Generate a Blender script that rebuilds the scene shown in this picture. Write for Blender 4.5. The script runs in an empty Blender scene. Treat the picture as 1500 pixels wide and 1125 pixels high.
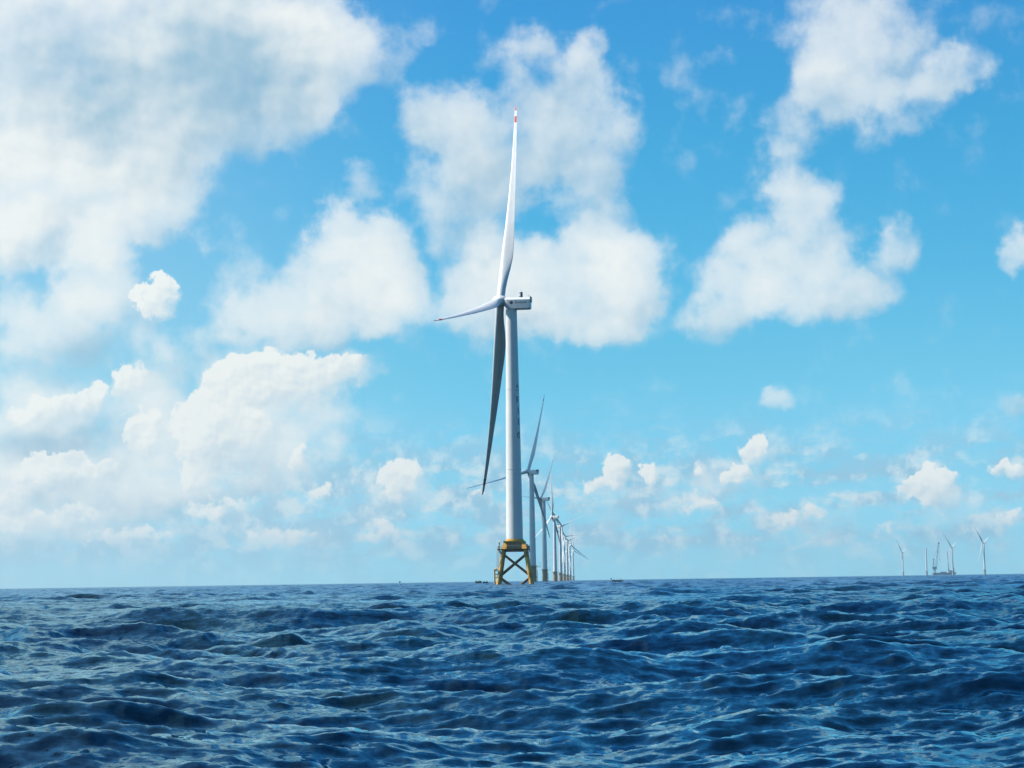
import bpy, bmesh, math, random
import numpy as np
from mathutils import Vector, Matrix
R = math.radians
SC = bpy.context.scene
COL = SC.collection

# ------------------------------------------------------------------ camera
FPX, W0, H0 = 3400.0, 1500.0, 1125.0        # focal length in pixels of the 1500 wide photograph (a short telephoto)
PITCH = math.atan(288.5 / FPX)
ROLL = math.atan(22.0 / 1500.0)
CAM_H = 1.6
cam_data = bpy.data.cameras.new('camera')
cam_data.sensor_width = 36.0
cam_data.lens = 36.0 * FPX / W0
cam_data.clip_start = 0.5
cam_data.clip_end = 200000.0
cam = bpy.data.objects.new('camera', cam_data)
COL.objects.link(cam)
_fw = Vector((0, math.cos(PITCH), math.sin(PITCH)))
_rt = Vector((1, 0, 0))
_up = _rt.cross(_fw)
_r2 = _rt * math.cos(ROLL) - _up * math.sin(ROLL)
_u2 = _rt * math.sin(ROLL) + _up * math.cos(ROLL)
cam.matrix_world = Matrix.Translation((0, 0, CAM_H)) @ Matrix((_r2, _u2, -_fw)).transposed().to_4x4()
SC.camera = cam


def look(px, py):
    """direction through a pixel of the photograph"""
    return (_fw + _r2 * ((px - W0 / 2) / FPX) + _u2 * ((H0 / 2 - py) / FPX)).normalized()


def sky_at(px, py):
    d = look(px, py)
    return math.degrees(math.atan2(d.x, d.y)), math.degrees(math.asin(d.z))


# ------------------------------------------------------------------ sun, sky
SUN_EL, SUN_AZ = 47.0, -86.0                  # azimuth measured from the view direction (+Y) towards +X
sd = Vector((math.sin(R(SUN_AZ)) * math.cos(R(SUN_EL)), math.cos(R(SUN_AZ)) * math.cos(R(SUN_EL)), math.sin(R(SUN_EL))))
sun_data = bpy.data.lights.new('sun', 'SUN')
sun_data.energy = 5.0
sun_data.angle = R(0.5)
sun_data.color = (1.0, 0.95, 0.87)
sun = bpy.data.objects.new('sun', sun_data)
sun.rotation_euler = sd.to_track_quat('Z', 'Y').to_euler()
sun.location = sd * 300
COL.objects.link(sun)

SC.view_settings.view_transform = 'Standard'
SC.view_settings.look = 'None'
EXPO = .28                                      # exposed a little brighter than the sky alone asks for
SC.view_settings.exposure = EXPO
DIM = 2.0 ** -EXPO
SC.view_settings.gamma = 1.0
SC.render.engine = 'CYCLES'
SC.cycles.use_denoising = True
SC.cycles.max_bounces = 6
SC.cycles.diffuse_bounces = 0                  # a contrasty picture: shade lit by the open sky alone
SC.cycles.caustics_reflective = False
SC.cycles.caustics_refractive = False
SC.cycles.sample_clamp_indirect = 4.0

world = bpy.data.worlds.new('World')
SC.world = world
world.use_nodes = True
world.cycles.sampling_method = 'MANUAL'
world.cycles.sample_map_resolution = 512
NT = world.node_tree
NT.nodes.clear()


class X:
    """a socket with arithmetic: every operation adds a Math or Vector Math node"""
    nt = NT

    def __init__(s, sock, vec=False):
        s.s, s.v = sock, vec

    @staticmethod
    def plug(inp, val):
        if isinstance(val, X):
            X.nt.links.new(val.s, inp)
        else:
            inp.default_value = val

    @staticmethod
    def node(kind, **kw):
        n = X.nt.nodes.new(kind)
        for k, v in kw.items():
            setattr(n, k, v)
        return n

    @staticmethod
    def op(name, *a):
        if any(isinstance(q, X) and q.v for q in a) and name in ('ADD', 'SUBTRACT', 'MULTIPLY', 'LENGTH', 'NORMALIZE', 'DOT_PRODUCT', 'SCALE', 'MULTIPLY_ADD'):
            n = X.node('ShaderNodeVectorMath', operation=name)
            for i, q in enumerate(a):
                if name == 'SCALE' and i == 1:
                    X.plug(n.inputs['Scale'], q)
                else:
                    X.plug(n.inputs[i], q)
            if name in ('LENGTH', 'DOT_PRODUCT'):
                return X(n.outputs['Value'])
            return X(n.outputs['Vector'], True)
        n = X.node('ShaderNodeMath', operation=name)
        for i, q in enumerate(a):
            X.plug(n.inputs[i], q)
        return X(n.outputs[0])

    def __add__(s, o): return X.op('ADD', s, o)
    __radd__ = __add__
    def __sub__(s, o): return X.op('SUBTRACT', s, o)
    def __rsub__(s, o): return X.op('SUBTRACT', o, s)
    def __mul__(s, o):
        if s.v and not isinstance(o, tuple) and not (isinstance(o, X) and o.v):
            return X.op('SCALE', s, o)
        return X.op('MULTIPLY', s, o)
    __rmul__ = __mul__


def sstep(v, a, b, lo=0.0, hi=1.0):
    n = X.node('ShaderNodeMapRange', interpolation_type='SMOOTHSTEP')
    X.plug(n.inputs['Value'], v)
    for k, q in (('From Min', a), ('From Max', b), ('To Min', lo), ('To Max', hi)):
        X.plug(n.inputs[k], q)
    return X(n.outputs[0])


def lin(v, a, b, lo=0.0, hi=1.0):
    n = X.node('ShaderNodeMapRange', clamp=True)
    X.plug(n.inputs['Value'], v)
    for k, q in (('From Min', a), ('From Max', b), ('To Min', lo), ('To Max', hi)):
        X.plug(n.inputs[k], q)
    return X(n.outputs[0])


def noise(p, scale, detail=4.0, rough=0.5, dims='2D', color=False, dist=0.0, lac=2.0):
    n = X.node('ShaderNodeTexNoise', noise_dimensions=dims)
    X.plug(n.inputs['Vector'], p)
    n.inputs['Scale'].default_value = scale
    n.inputs['Detail'].default_value = detail
    n.inputs['Roughness'].default_value = rough
    n.inputs['Distortion'].default_value = dist
    n.inputs['Lacunarity'].default_value = lac
    return X(n.outputs['Color'], True) if color else X(n.outputs[0])


def mixc(f, a, b):
    n = X.node('ShaderNodeMix', data_type='RGBA')
    X.plug(n.inputs[0], f)
    for i, q in ((6, a), (7, b)):
        if isinstance(q, tuple):
            q = (*q, 1.0)
        X.plug(n.inputs[i], q)
    return X(n.outputs[2], True)


def mixf(f, a, b):
    n = X.node('ShaderNodeMix', data_type='FLOAT')
    X.plug(n.inputs[0], f)
    X.plug(n.inputs[2], a)
    X.plug(n.inputs[3], b)
    return X(n.outputs[0])


# clouds: where each one stands in the sky (photograph pixels turned into azimuth and elevation), radii, tilt, density
SOFT = [  # cx, cy, rx, ry, tilt, density
    (120, 60, 380, 230, 0, 1.5), (330, 110, 260, 150, 10, 1.25), (250, 200, 190, 90, 0, .9), (400, 40, 160, 100, 0, .8), (470, 70, 110, 130, -10, .95), (430, 160, 90, 90, 0, .8),
    (560, 70, 60, 90, 10, .5), (635, 35, 45, 35, 0, .33), (510, 185, 60, 50, 0, .25),
    (70, 290, 290, 120, 4, 1.5), (0, 350, 150, 70, 0, .8), (60, 470, 120, 60, 0, .5), (30, 640, 150, 110, 0, .5), (240, 640, 80, 90, 0, .4), (350, 600, 110, 100, 0, .45), (200, 710, 220, 60, 0, .4), (30, 790, 160, 50, 0, .45), (240, 250, 95, 70, -20, .7), (200, 330, 130, 60, 20, .55), (40, 200, 160, 90, 0, .8),
    (150, 410, 75, 85, 0, .95), (120, 480, 130, 70, 20, .8), (210, 590, 75, 130, 0, 1.0), (30, 540, 80, 50, 0, .55),
    (20, 440, 60, 60, 0, .4), (270, 510, 70, 60, 0, .5), (330, 360, 45, 45, 30, .4),
    (70, 615, 110, 75, 15, 1.0), (110, 690, 130, 60, 8, .95), (30, 700, 80, 60, 0, .7), (200, 735, 120, 45, 0, .75),
    (420, 610, 160, 95, -32, .95), (520, 545, 60, 45, 10, .75), (390, 690, 90, 50, -10, .6), (440, 665, 28, 40, 0, .6),
    (500, 400, 125, 120, 10, 1.15), (555, 400, 75, 110, 0, .9), (430, 470, 120, 70, 0, .9), (360, 440, 75, 75, 0, .55), (590, 460, 60, 70, 0, .6),
    (530, 268, 40, 42, -20, .55), (480, 340, 60, 60, 0, .6), (330, 480, 60, 60, 0, .35),
    (650, 170, 75, 75, -25, .8), (862, 66, 42, 38, 0, .75), (790, 100, 100, 70, -10, .62), (740, 200, 140, 95, 0, .85),
    (850, 200, 110, 95, 0, .78), (925, 175, 70, 50, 0, .4), (1000, 130, 50, 75, 15, .22), (765, 60, 60, 45, 0, .4), (850, 120, 70, 60, 0, .4),
    (680, 300, 100, 130, 0, .9), (735, 250, 90, 60, 0, .6), (740, 360, 60, 60, 0, .5), (860, 360, 60, 60, 0, .4), (860, 300, 75, 105, 10, .82), (820, 420, 190, 105, 0, 1.2), (925, 405, 90, 80, 0, .9),
    (700, 440, 110, 90, 0, .9), (830, 470, 120, 45, 0, .5), (950, 460, 60, 45, 0, .4),
    (1260, 60, 135, 130, 0, 1.1), (1400, 105, 90, 55, 28, .9), (1330, 165, 100, 60, 0, .6), (1170, 185, 85, 75, 20, .7),
    (1140, 250, 70, 65, 20, .42), (1225, 130, 70, 60, 0, .6), (1120, 25, 45, 40, 30, .25), (1420, 20, 60, 40, 0, .2),
    (1175, 325, 95, 90, 0, 1.05), (1085, 405, 80, 80, 15, .95), (1050, 465, 60, 45, 0, .5), (1195, 415, 140, 70, 0, .95),
    (1305, 355, 48, 52, 30, .75), (1265, 430, 90, 45, 0, .55), (1080, 345, 35, 40, 0, .5), (1490, 358, 34, 42, 0, .9), (1485, 580, 46, 26, 0, .6),
    (900, 720, 75, 45, 0, .5), (1040, 720, 110, 50, 0, .5), (1120, 690, 60, 45, 0, .35), (1190, 765, 120, 35, 0, .45), (1390, 750, 110, 40, 0, .4), (600, 730, 90, 50, 0, .45),
    (130, 745, 200, 70, 0, .6), (330, 720, 120, 60, 0, .5), (480, 770, 120, 40, 0, .4), (1150, 597, 36, 30, 0, .75), (1080, 470, 60, 40, 0, .3),
]
CRISP = [
    (235, 437, 52, 46, 0, 1.3), (350, 560, 70, 52, 0, 1.2), (430, 560, 130, 62, -6, 1.3), (300, 630, 62, 80, 10, 1.25), (350, 640, 90, 80, 0, 1.0),
    (290, 705, 50, 40, 0, 1.0), (510, 540, 50, 30, 0, .8), (110, 600, 50, 40, 0, .8), (90, 690, 70, 34, 0, .7),
    (1112, 663, 46, 38, 0, .95), (1080, 698, 26, 22, 0, 1.0), (905, 688, 32, 34, 0, 1.0), (950, 697, 20, 24, 0, .8), (885, 715, 40, 28, 0, .8),
    (1372, 715, 60, 44, 0, 1.25), (1345, 712, 40, 26, 0, .9), (592, 705, 56, 46, 0, 1.0), (440, 665, 22, 26, 0, .8), (1480, 690, 40, 24, 0, .7),
    (60, 605, 60, 36, 10, 1.0), (140, 585, 34, 30, 0, .95), (200, 560, 50, 44, 0, .9), (215, 640, 48, 60, 0, .95), (70, 690, 80, 34, 0, .95), (150, 690, 50, 30, 0, .8), (20, 735, 50, 30, 0, .7),
    (1025, 690, 30, 28, 0, .6), (1030, 745, 60, 26, 0, .55), (1300, 770, 30, 34, 0, .5), (1480, 760, 50, 20, 0, .55), (1180, 760, 70, 26, 0, .55),
    (560, 785, 60, 36, 0, .55), (200, 790, 130, 26, 0, .6), (420, 795, 120, 32, 0, .6), (30, 770, 60, 36, 0, .7), (970, 790, 40, 18, 0, .5),
    (330, 750, 90, 26, 0, .6), (700, 730, 40, 20, 0, .5), (1180, 800, 60, 16, 0, .5), (480, 730, 60, 30, 0, .55), (120, 760, 90, 30, 0, .6),
]
GREY = [  # parts of the big clouds seen from their shaded side
    (270, 120, 240, 150, -8, .70), (210, 150, 150, 90, 0, .2), (560, 90, 60, 90, 0, .3), (40, 130, 170, 120, 0, .45), (330, 40, 150, 110, 0, .4), (380, 170, 90, 70, 0, .3), (760, 200, 190, 140, 0, .62), (690, 330, 100, 110, 0, .5), (850, 290, 80, 90, 0, .3),
    (1290, 440, 110, 60, 0, .55), (1180, 200, 90, 80, 0, .3), (1330, 150, 120, 70, 0, .25), (1050, 470, 60, 40, 0, .4),
    (440, 520, 160, 40, 0, .35), (130, 500, 130, 50, 0, .3), (700, 500, 170, 40, 0, .3), (950, 470, 70, 40, 0, .35), (60, 640, 110, 40, 0, .4),
    (360, 690, 80, 40, 0, .4), (40, 655, 120, 26, 5, .6), (165, 640, 40, 60, 0, .55), (120, 535, 110, 34, 0, .5), (255, 570, 34, 60, 0, .5), (110, 730, 160, 24, 0, .5), (290, 760, 120, 24, 0, .45), (1485, 580, 60, 40, 0, 1.0), (500, 470, 60, 60, 0, .1), (1300, 350, 60, 60, 0, .25), (950, 740, 150, 30, 0, .5), (1200, 720, 140, 40, 0, .5),
]
PXDEG = math.degrees(1.0 / FPX)


def blobs(p, table, sharp):
    """sum of soft ellipses at p (z = 1): returns their summed density and the mean offset from their centres.
    Each ellipse takes the running sum along (times a billionth), so that the shader compiler keeps them in line."""
    acc = None
    for cx, cy, rx, ry, tilt, a in table:
        az, el = sky_at(cx, cy)
        pp = p if acc is None else X.op('MULTIPLY_ADD', acc, (1e-9, 1e-9, 0.0), p)
        m = X.node('ShaderNodeMapping', vector_type='TEXTURE')
        X.plug(m.inputs['Vector'], pp)
        m.inputs['Location'].default_value = (az, el, 0)
        m.inputs['Rotation'].default_value = (0, 0, R(tilt))
        m.inputs['Scale'].default_value = (rx * PXDEG * sharp, ry * PXDEG * sharp, 1)
        q = X(m.outputs[0], True)
        v = sstep(X.op('LENGTH', q), 1.41421, 1.0, 0.0, a)
        acc = X.op('MULTIPLY', q, v) if acc is None else X.op('MULTIPLY_ADD', q, v, acc)
    s_ = X.node('ShaderNodeSeparateXYZ')
    X.plug(s_.inputs[0], acc)
    x_, y_, f_ = (X(o) for o in s_.outputs)
    tow = X.op('DIVIDE', x_ * LD[0] + y_ * LD[1], X.op('MAXIMUM', f_, .05))
    return f_, tow


LD = (-.60, .80, 0.0)                          # towards the light, across the sky
tc = X.node('ShaderNodeTexCoord')
D = X(tc.outputs['Generated'], True)
sep = X.node('ShaderNodeSeparateXYZ')
X.plug(sep.inputs[0], X.op('NORMALIZE', D))
dx, dy, dz = (X(o) for o in sep.outputs)
az = X.op('ARCTAN2', dx, dy) * math.degrees(1)
el = X.op('ARCSINE', dz) * math.degrees(1)
cmb = X.node('ShaderNodeCombineXYZ')
X.plug(cmb.inputs[0], az)
X.plug(cmb.inputs[1], el)
cmb.inputs[2].default_value = 1.0
P = X(cmb.outputs[0], True)
# outside the part of the sky seen from the boat's bow: free fields of cumulus from the same noise
inside = sstep(X.op('ABSOLUTE', az), 16.0, 12.5) * sstep(el, 18.0, 14.5)
side = sstep(az, -14.0, -50.0, .0, 1.0) * sstep(X.op('ABSOLUTE', az), 120.0, 80.0)
free = (1.0 - inside) * side * sstep(noise(D, 2.6, 5, .55, '3D'), .50, .70, 0.0, 1.3)


H5 = (.5, .5, .5)
w1 = noise(P, .30, 3, .5, color=True) - H5
w2 = noise(P, 1.5, 5, .6, color=True) - H5
q_s = P + (w1 * 1.5 + w2 * .75) * (1.0, 1.0, 0.0)
q_c = P + w2 * (.80, .80, 0.0)
n1 = noise(P, 1.0, 9, .55)
g1 = noise(P, .75, 3, .5)
g1b = noise(P + tuple(.30 * v for v in LD), .75, 3, .5)
patch = noise(P + (31.0, 7.0, 0.0), .42, 4, .5)
n2 = noise(P, 2.6, 7, .62)
g2 = noise(P, 1.9, 4, .5)
g2b = noise(P + tuple(.13 * v for v in LD), 1.9, 4, .5)
f_s, t_s = blobs(q_s, SOFT, 1.0)
f_c, t_c = blobs(q_c, CRISP, .95)
grey, _ = blobs(P + (w1 * 1.5 + w2 * .35) * (1.0, 1.0, 0.0), GREY, 1.35)
s0 = f_s + free + (n1 - .5) * 1.45
c0 = f_c + (n2 - .5) * 1.0
a_soft = sstep(s0 * 1.1, .06, 1.18)
shy = sstep(t_c, .20, -.45)
a_crisp = lin(c0, .26, .58 + shy * 1.0)
a_crisp = a_crisp * a_crisp * (3.0 - 2.0 * a_crisp)
lit_s = .86 + t_s * .55 + (g1 - g1b) * .95 + (patch - .5) * .85 - grey * .62
lit_c = .82 + t_c * .60 + (g2 - g2b) * 1.0 - grey * .25
LIT = (.92, .95, .93)
SHD = (.275, .50, .67)
FAR = (.36, .66, .82)
col_s = mixc(sstep(lit_s, -.45, 1.0), SHD, LIT)
col_c = mixc(lin(lit_c, 0.0, 1.0), (.42, .63, .77), (.93, .96, .93))
low = sstep(el, 3.4, 0.2)
a_soft = a_soft * (1.0 - low * .2)
a_crisp = a_crisp * sstep(el, .25, 1.6, .15, .95)
# a pale bank of far small clouds low over the water
strat = X.node('ShaderNodeMapping')
X.plug(strat.inputs[0], P)
strat.inputs['Scale'].default_value = (1, 2.3, 1)
bank = sstep(noise(X(strat.outputs[0], True), .75, 7, .6) + sstep(az, 6.0, -9.0, .03, .12), .40, .66) * sstep(el, 4.6, 2.2) * sstep(el, .1, 1.2, .2, .85)
bank_c = mixc(sstep(noise(P + (3.0, 9.0, 0.0), 1.5, 6, .6), .42, .66), (.34, .60, .78), (.78, .88, .90))
veil = sstep(az, 0.0, -13.0) * sstep(el, 12.0, 3.0, .24, .52) * (1.0 - inside * 0.0)

sky = X.node('ShaderNodeTexSky', sky_type='NISHITA')
sky.sun_disc = False
sky.sun_elevation = R(SUN_EL)
sky.sun_rotation = R(SUN_AZ)
sky.altitude = 0
sky.air_density = 1.0
sky.dust_density = 0.6
sky.ozone_density = 1.6
SKYC = X(sky.outputs[0], True)
ramp = X.node('ShaderNodeValToRGB')
X.plug(ramp.inputs[0], el * (1 / 60.0))
# the photograph's own rendition of blue (a saturated phone picture), as a filter over the physical sky
stops = [(0.0, (.82, 2.10, 3.40)), (.86, (.62, 1.62, 2.70)), (2.5, (.51, 1.24, 1.90)), (5.2, (.40, 1.15, 1.50)), (7.6, (.29, 1.09, 1.42)),
         (11.0, (.215, 1.06, 1.40)), (14.0, (.20, 1.0, 1.45)), (60.0, (.14, .58, 1.12))]
cr = ramp.color_ramp
while len(cr.elements) < len(stops):
    cr.elements.new(.5)
for e_, (deg, c_) in zip(cr.elements, stops):
    e_.position = deg / 60.0
    e_.color = (*[v / 4 for v in c_], 1)
tint = X(ramp.outputs[0], True) * 4.0
behind = sstep(dy, .25, -.35)                   # unseen sky astern, dimmed to deepen the shade on blades and tower
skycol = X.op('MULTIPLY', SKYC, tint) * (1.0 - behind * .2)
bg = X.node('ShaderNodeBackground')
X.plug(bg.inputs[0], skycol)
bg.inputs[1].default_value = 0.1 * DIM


def over(prev, color, alpha):
    b = X.node('ShaderNodeBackground')
    X.plug(b.inputs[0], color)
    b.inputs[1].default_value = DIM
    m = X.node('ShaderNodeMixShader')
    X.plug(m.inputs[0], alpha)
    X.nt.links.new(prev, m.inputs[1])
    X.nt.links.new(b.outputs[0], m.inputs[2])
    return m.outputs[0]


sh = over(bg.outputs[0], bank_c, bank)
sh = over(sh, (.52, .74, .84, 1.0), veil)
sh = over(sh, col_s, a_soft * sstep(s0, .5, 2.3, .62, .97))
sh = over(sh, col_c, a_crisp)
out = X.node('ShaderNodeOutputWorld')
NT.links.new(sh, out.inputs[0])


# ------------------------------------------------------------------ materials
def material(name):
    m = bpy.data.materials.new(name)
    m.use_nodes = True
    X.nt = m.node_tree
    return m, m.node_tree.nodes['Principled BSDF']


def obj_coords():
    return X(X.node('ShaderNodeTexCoord').outputs['Object'], True)


def paint(name, color, rough=.4, dirt=None, dirt_lo=.5, dirt_hi=.75, scale=.6, streak=True, metal=0.0):
    """weathered paint: slow tone drift plus run-down streaks of a dirt colour"""
    m, b = material(name)
    p = obj_coords()
    n = noise(p, scale, 5, .6, '3D')
    c = mixc(lin(n, .3, .7), tuple(v * .93 for v in color), tuple(min(1, v * 1.05) for v in color))
    if dirt:
        mp = X.node('ShaderNodeMapping')
        X.plug(mp.inputs[0], p)
        mp.inputs['Scale'].default_value = (2.2, 2.2, .25) if streak else (1, 1, 1)
        k = sstep(noise(X(mp.outputs[0], True), scale * 1.3, 6, .65, '3D'), dirt_lo, dirt_hi)
        c = mixc(k, c, dirt)
    X.plug(b.inputs['Base Color'], c)
    X.plug(b.inputs['Roughness'], lin(n, .2, .8, rough * .85, rough * 1.2))
    b.inputs['Metallic'].default_value = metal
    return m


WHITE = paint('turbine_white', (.86, .87, .85), .38, (.55, .58, .56), .56, .9, .25)
RED = paint('blade_red', (.62, .06, .035), .4)
YELLOW = paint('yellow_coating', (1.0, .49, .06), .42, (.40, .17, .03), .52, .80, .5)
BROWN = paint('shaded_brown_coating', (.26, .13, .045), .6, (.12, .07, .035), .45, .70, .5)  # brace yellow browned: its shade put into the colour, dirt streaks over it
GRIME = paint('grimy_yellow', (.72, .36, .05), .55, (.20, .11, .04), .42, .70, .6)
PILE = paint('pile_coating', (.55, .30, .10), .55, (.18, .10, .06), .42, .68, .4)
STEEL = paint('dark_steel', (.05, .05, .055), .5, (.12, .07, .04), .55, .8, .8)
GALV = paint('galvanised_rail', (.55, .52, .42), .5)
INK = paint('dark_blue_lettering', (.012, .03, .085), .5)
LOUVRE = paint('grey_louvre', (.26, .24, .22), .5)
NAVY = paint('navy_cabinet', (.03, .05, .10), .4)
HULLB = paint('blue_hull', (.10, .22, .42), .45)
DECKW = paint('white_superstructure', (.78, .80, .80), .4)
CRANEB = paint('crane_blue_grey', (.22, .30, .40), .5)
SKIFF = paint('dark_skiff', (.03, .035, .04), .5)
SKIN = paint('skin', (.35, .19, .12), .6)
CLOTHS = [paint('cloth_' + n, c, .85) for n, c in (('black', (.02, .02, .025)), ('navy', (.025, .04, .09)), ('orange', (.5, .13, .03)), ('grey', (.12, .12, .12)))]


# ------------------------------------------------------------------ mesh helpers
class MB:
    def __init__(s):
        s.bm = bmesh.new()

    def loft(s, rings, cap0=True, cap1=True, closed=True):
        vs = [[s.bm.verts.new(p) for p in r] for r in rings]
        n = len(vs[0])
        for a, b in zip(vs, vs[1:]):
            for i in range(n if closed else n - 1):
                j = (i + 1) % n
                s.bm.faces.new((a[i], a[j], b[j], b[i]))
        if cap0:
            s.bm.faces.new(vs[0][::-1])
        if cap1:
            s.bm.faces.new(vs[-1])
        return s

    def tube(s, p0, p1, r0, r1=None, n=10):
        p0, p1 = Vector(p0), Vector(p1)
        r1 = r0 if r1 is None else r1
        d = (p1 - p0).normalized()
        u = d.orthogonal().normalized()
        v = d.cross(u)
        s.loft([[p + (u * math.cos(a) + v * math.sin(a)) * r for a in [2 * math.pi * i / n for i in range(n)]] for p, r in ((p0, r0), (p1, r1))])
        return s

    def lathe(s, prof, n=32, axis='Z', cap=True):
        rings = []
        for h, r in prof:
            ring = []
            for i in range(n):
                a = 2 * math.pi * i / n
                c, q = math.cos(a) * r, math.sin(a) * r
                ring.append((c, q, h) if axis == 'Z' else (h, c, q))
            rings.append(ring)
        return s.loft(rings, cap, cap)

    def box(s, c, size, rot=0.0, taper=1.0):
        x, y, z = (v / 2 for v in size)
        q = Matrix.Rotation(rot, 3, 'Z')
        lo = [Vector(c) + q @ Vector((a * x, b * y, -z)) for a, b in ((-1, -1), (1, -1), (1, 1), (-1, 1))]
        hi = [Vector(c) + q @ Vector((a * x * taper, b * y * taper, z)) for a, b in ((-1, -1), (1, -1), (1, 1), (-1, 1))]
        return s.loft([lo, hi])

    def build(s, name, mat, parent=None, smooth=True, angle=35, bevel=0.0):
        if bevel:
            bmesh.ops.bevel(s.bm, geom=[e for e in s.bm.edges if len(e.link_faces) == 2 and e.calc_face_angle(0) > .6], offset=bevel, segments=2, affect='EDGES')
        bmesh.ops.recalc_face_normals(s.bm, faces=s.bm.faces)
        me = bpy.data.meshes.new(name)
        for e in s.bm.edges:
            e.smooth = len(e.link_faces) == 2 and e.calc_face_angle(0) < R(angle)
        for f in s.bm.faces:
            f.smooth = smooth
        s.bm.to_mesh(me)
        s.bm.free()
        me.materials.append(mat)
        o = bpy.data.objects.new(name, me)
        COL.objects.link(o)
        o.parent = parent
        return o


def thing(name, loc, rz=0.0, label=None, cat=None, group=None):
    o = bpy.data.objects.new(name, None)
    o.empty_display_size = .5
    COL.objects.link(o)
    o.location = loc
    o.rotation_euler = (0, 0, rz)
    tag(o, label, cat, group)
    return o


def tag(o, label=None, cat=None, group=None, kind=None):
    for k, v in (('label', label), ('category', cat), ('group', group), ('kind', kind)):
        if v:
            o[k] = v
    return o


def copy_tree(o, parent=None):
    c = o.copy()
    COL.objects.link(c)
    c.parent = parent
    for ch in list(o.children):
        copy_tree(ch, c)
    return c


def place(px, Y):
    """the spot on the water at distance Y that stands under the photograph's column px at the horizon"""
    hy = 851.0 - (px - 750.0) * 22.0 / 1500.0
    d = look(px, hy)
    return Vector((d.x / d.y * Y, Y, 0.0))


# ------------------------------------------------------------------ sea
def ocean_tile(N, L, lmin, lmax, rms, wind, spread, seed, steep=4.0):
    rng = np.random.default_rng(seed)
    k1 = np.fft.fftfreq(N, 1.0 / N) * 2 * np.pi / L
    kx, ky = np.meshgrid(k1, k1, indexing='ij')
    k = np.hypot(kx, ky)
    k[0, 0] = 1e-9
    lam = 2 * np.pi / k
    cosw = (kx * math.cos(wind) + ky * math.sin(wind)) / k
    S = k ** (-steep) * (spread + (1 - spread) * np.maximum(cosw, 0) ** 2)
    S *= np.exp(-(k * lmin / (2 * np.pi)) ** 4) * np.exp(-(2 * np.pi / (k * lmax)) ** 4)
    S[0, 0] = 0
    A = np.sqrt(S) * (rng.normal(size=(N, N)) + 1j * rng.normal(size=(N, N)))
    h = np.fft.ifft2(A).real
    g = rms / h.std()
    A *= g
    dx = np.fft.ifft2(1j * kx / k * A).real
    dy = np.fft.ifft2(1j * ky / k * A).real
    return h * g, dx, dy


def tile_sample(tile, L, x, y):
    N = tile[0].shape[0]
    fx, fy = (x / L * N) % N, (y / L * N) % N
    i, j = fx.astype(np.int32), fy.astype(np.int32)
    a, b = fx - i, fy - j
    i %= N
    j %= N
    i1, j1 = (i + 1) % N, (j + 1) % N
    return [t[i, j] * (1 - a) * (1 - b) + t[i1, j] * a * (1 - b) + t[i, j1] * (1 - a) * b + t[i1, j1] * a * b for t in tile]


WIND = math.radians(12)
CASC = [  # size, grid, shortest, longest wave, rms height, wind, spread, choppiness
    (211.0, 512, 2.6, 19.0, .190, WIND + .6, .10, .82),
    (47.0, 512, .8, 7.0, .062, WIND - .5, .25, .75),
    (11.3, 512, .09, 1.3, .0195, WIND, .4, .45),
]


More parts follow.
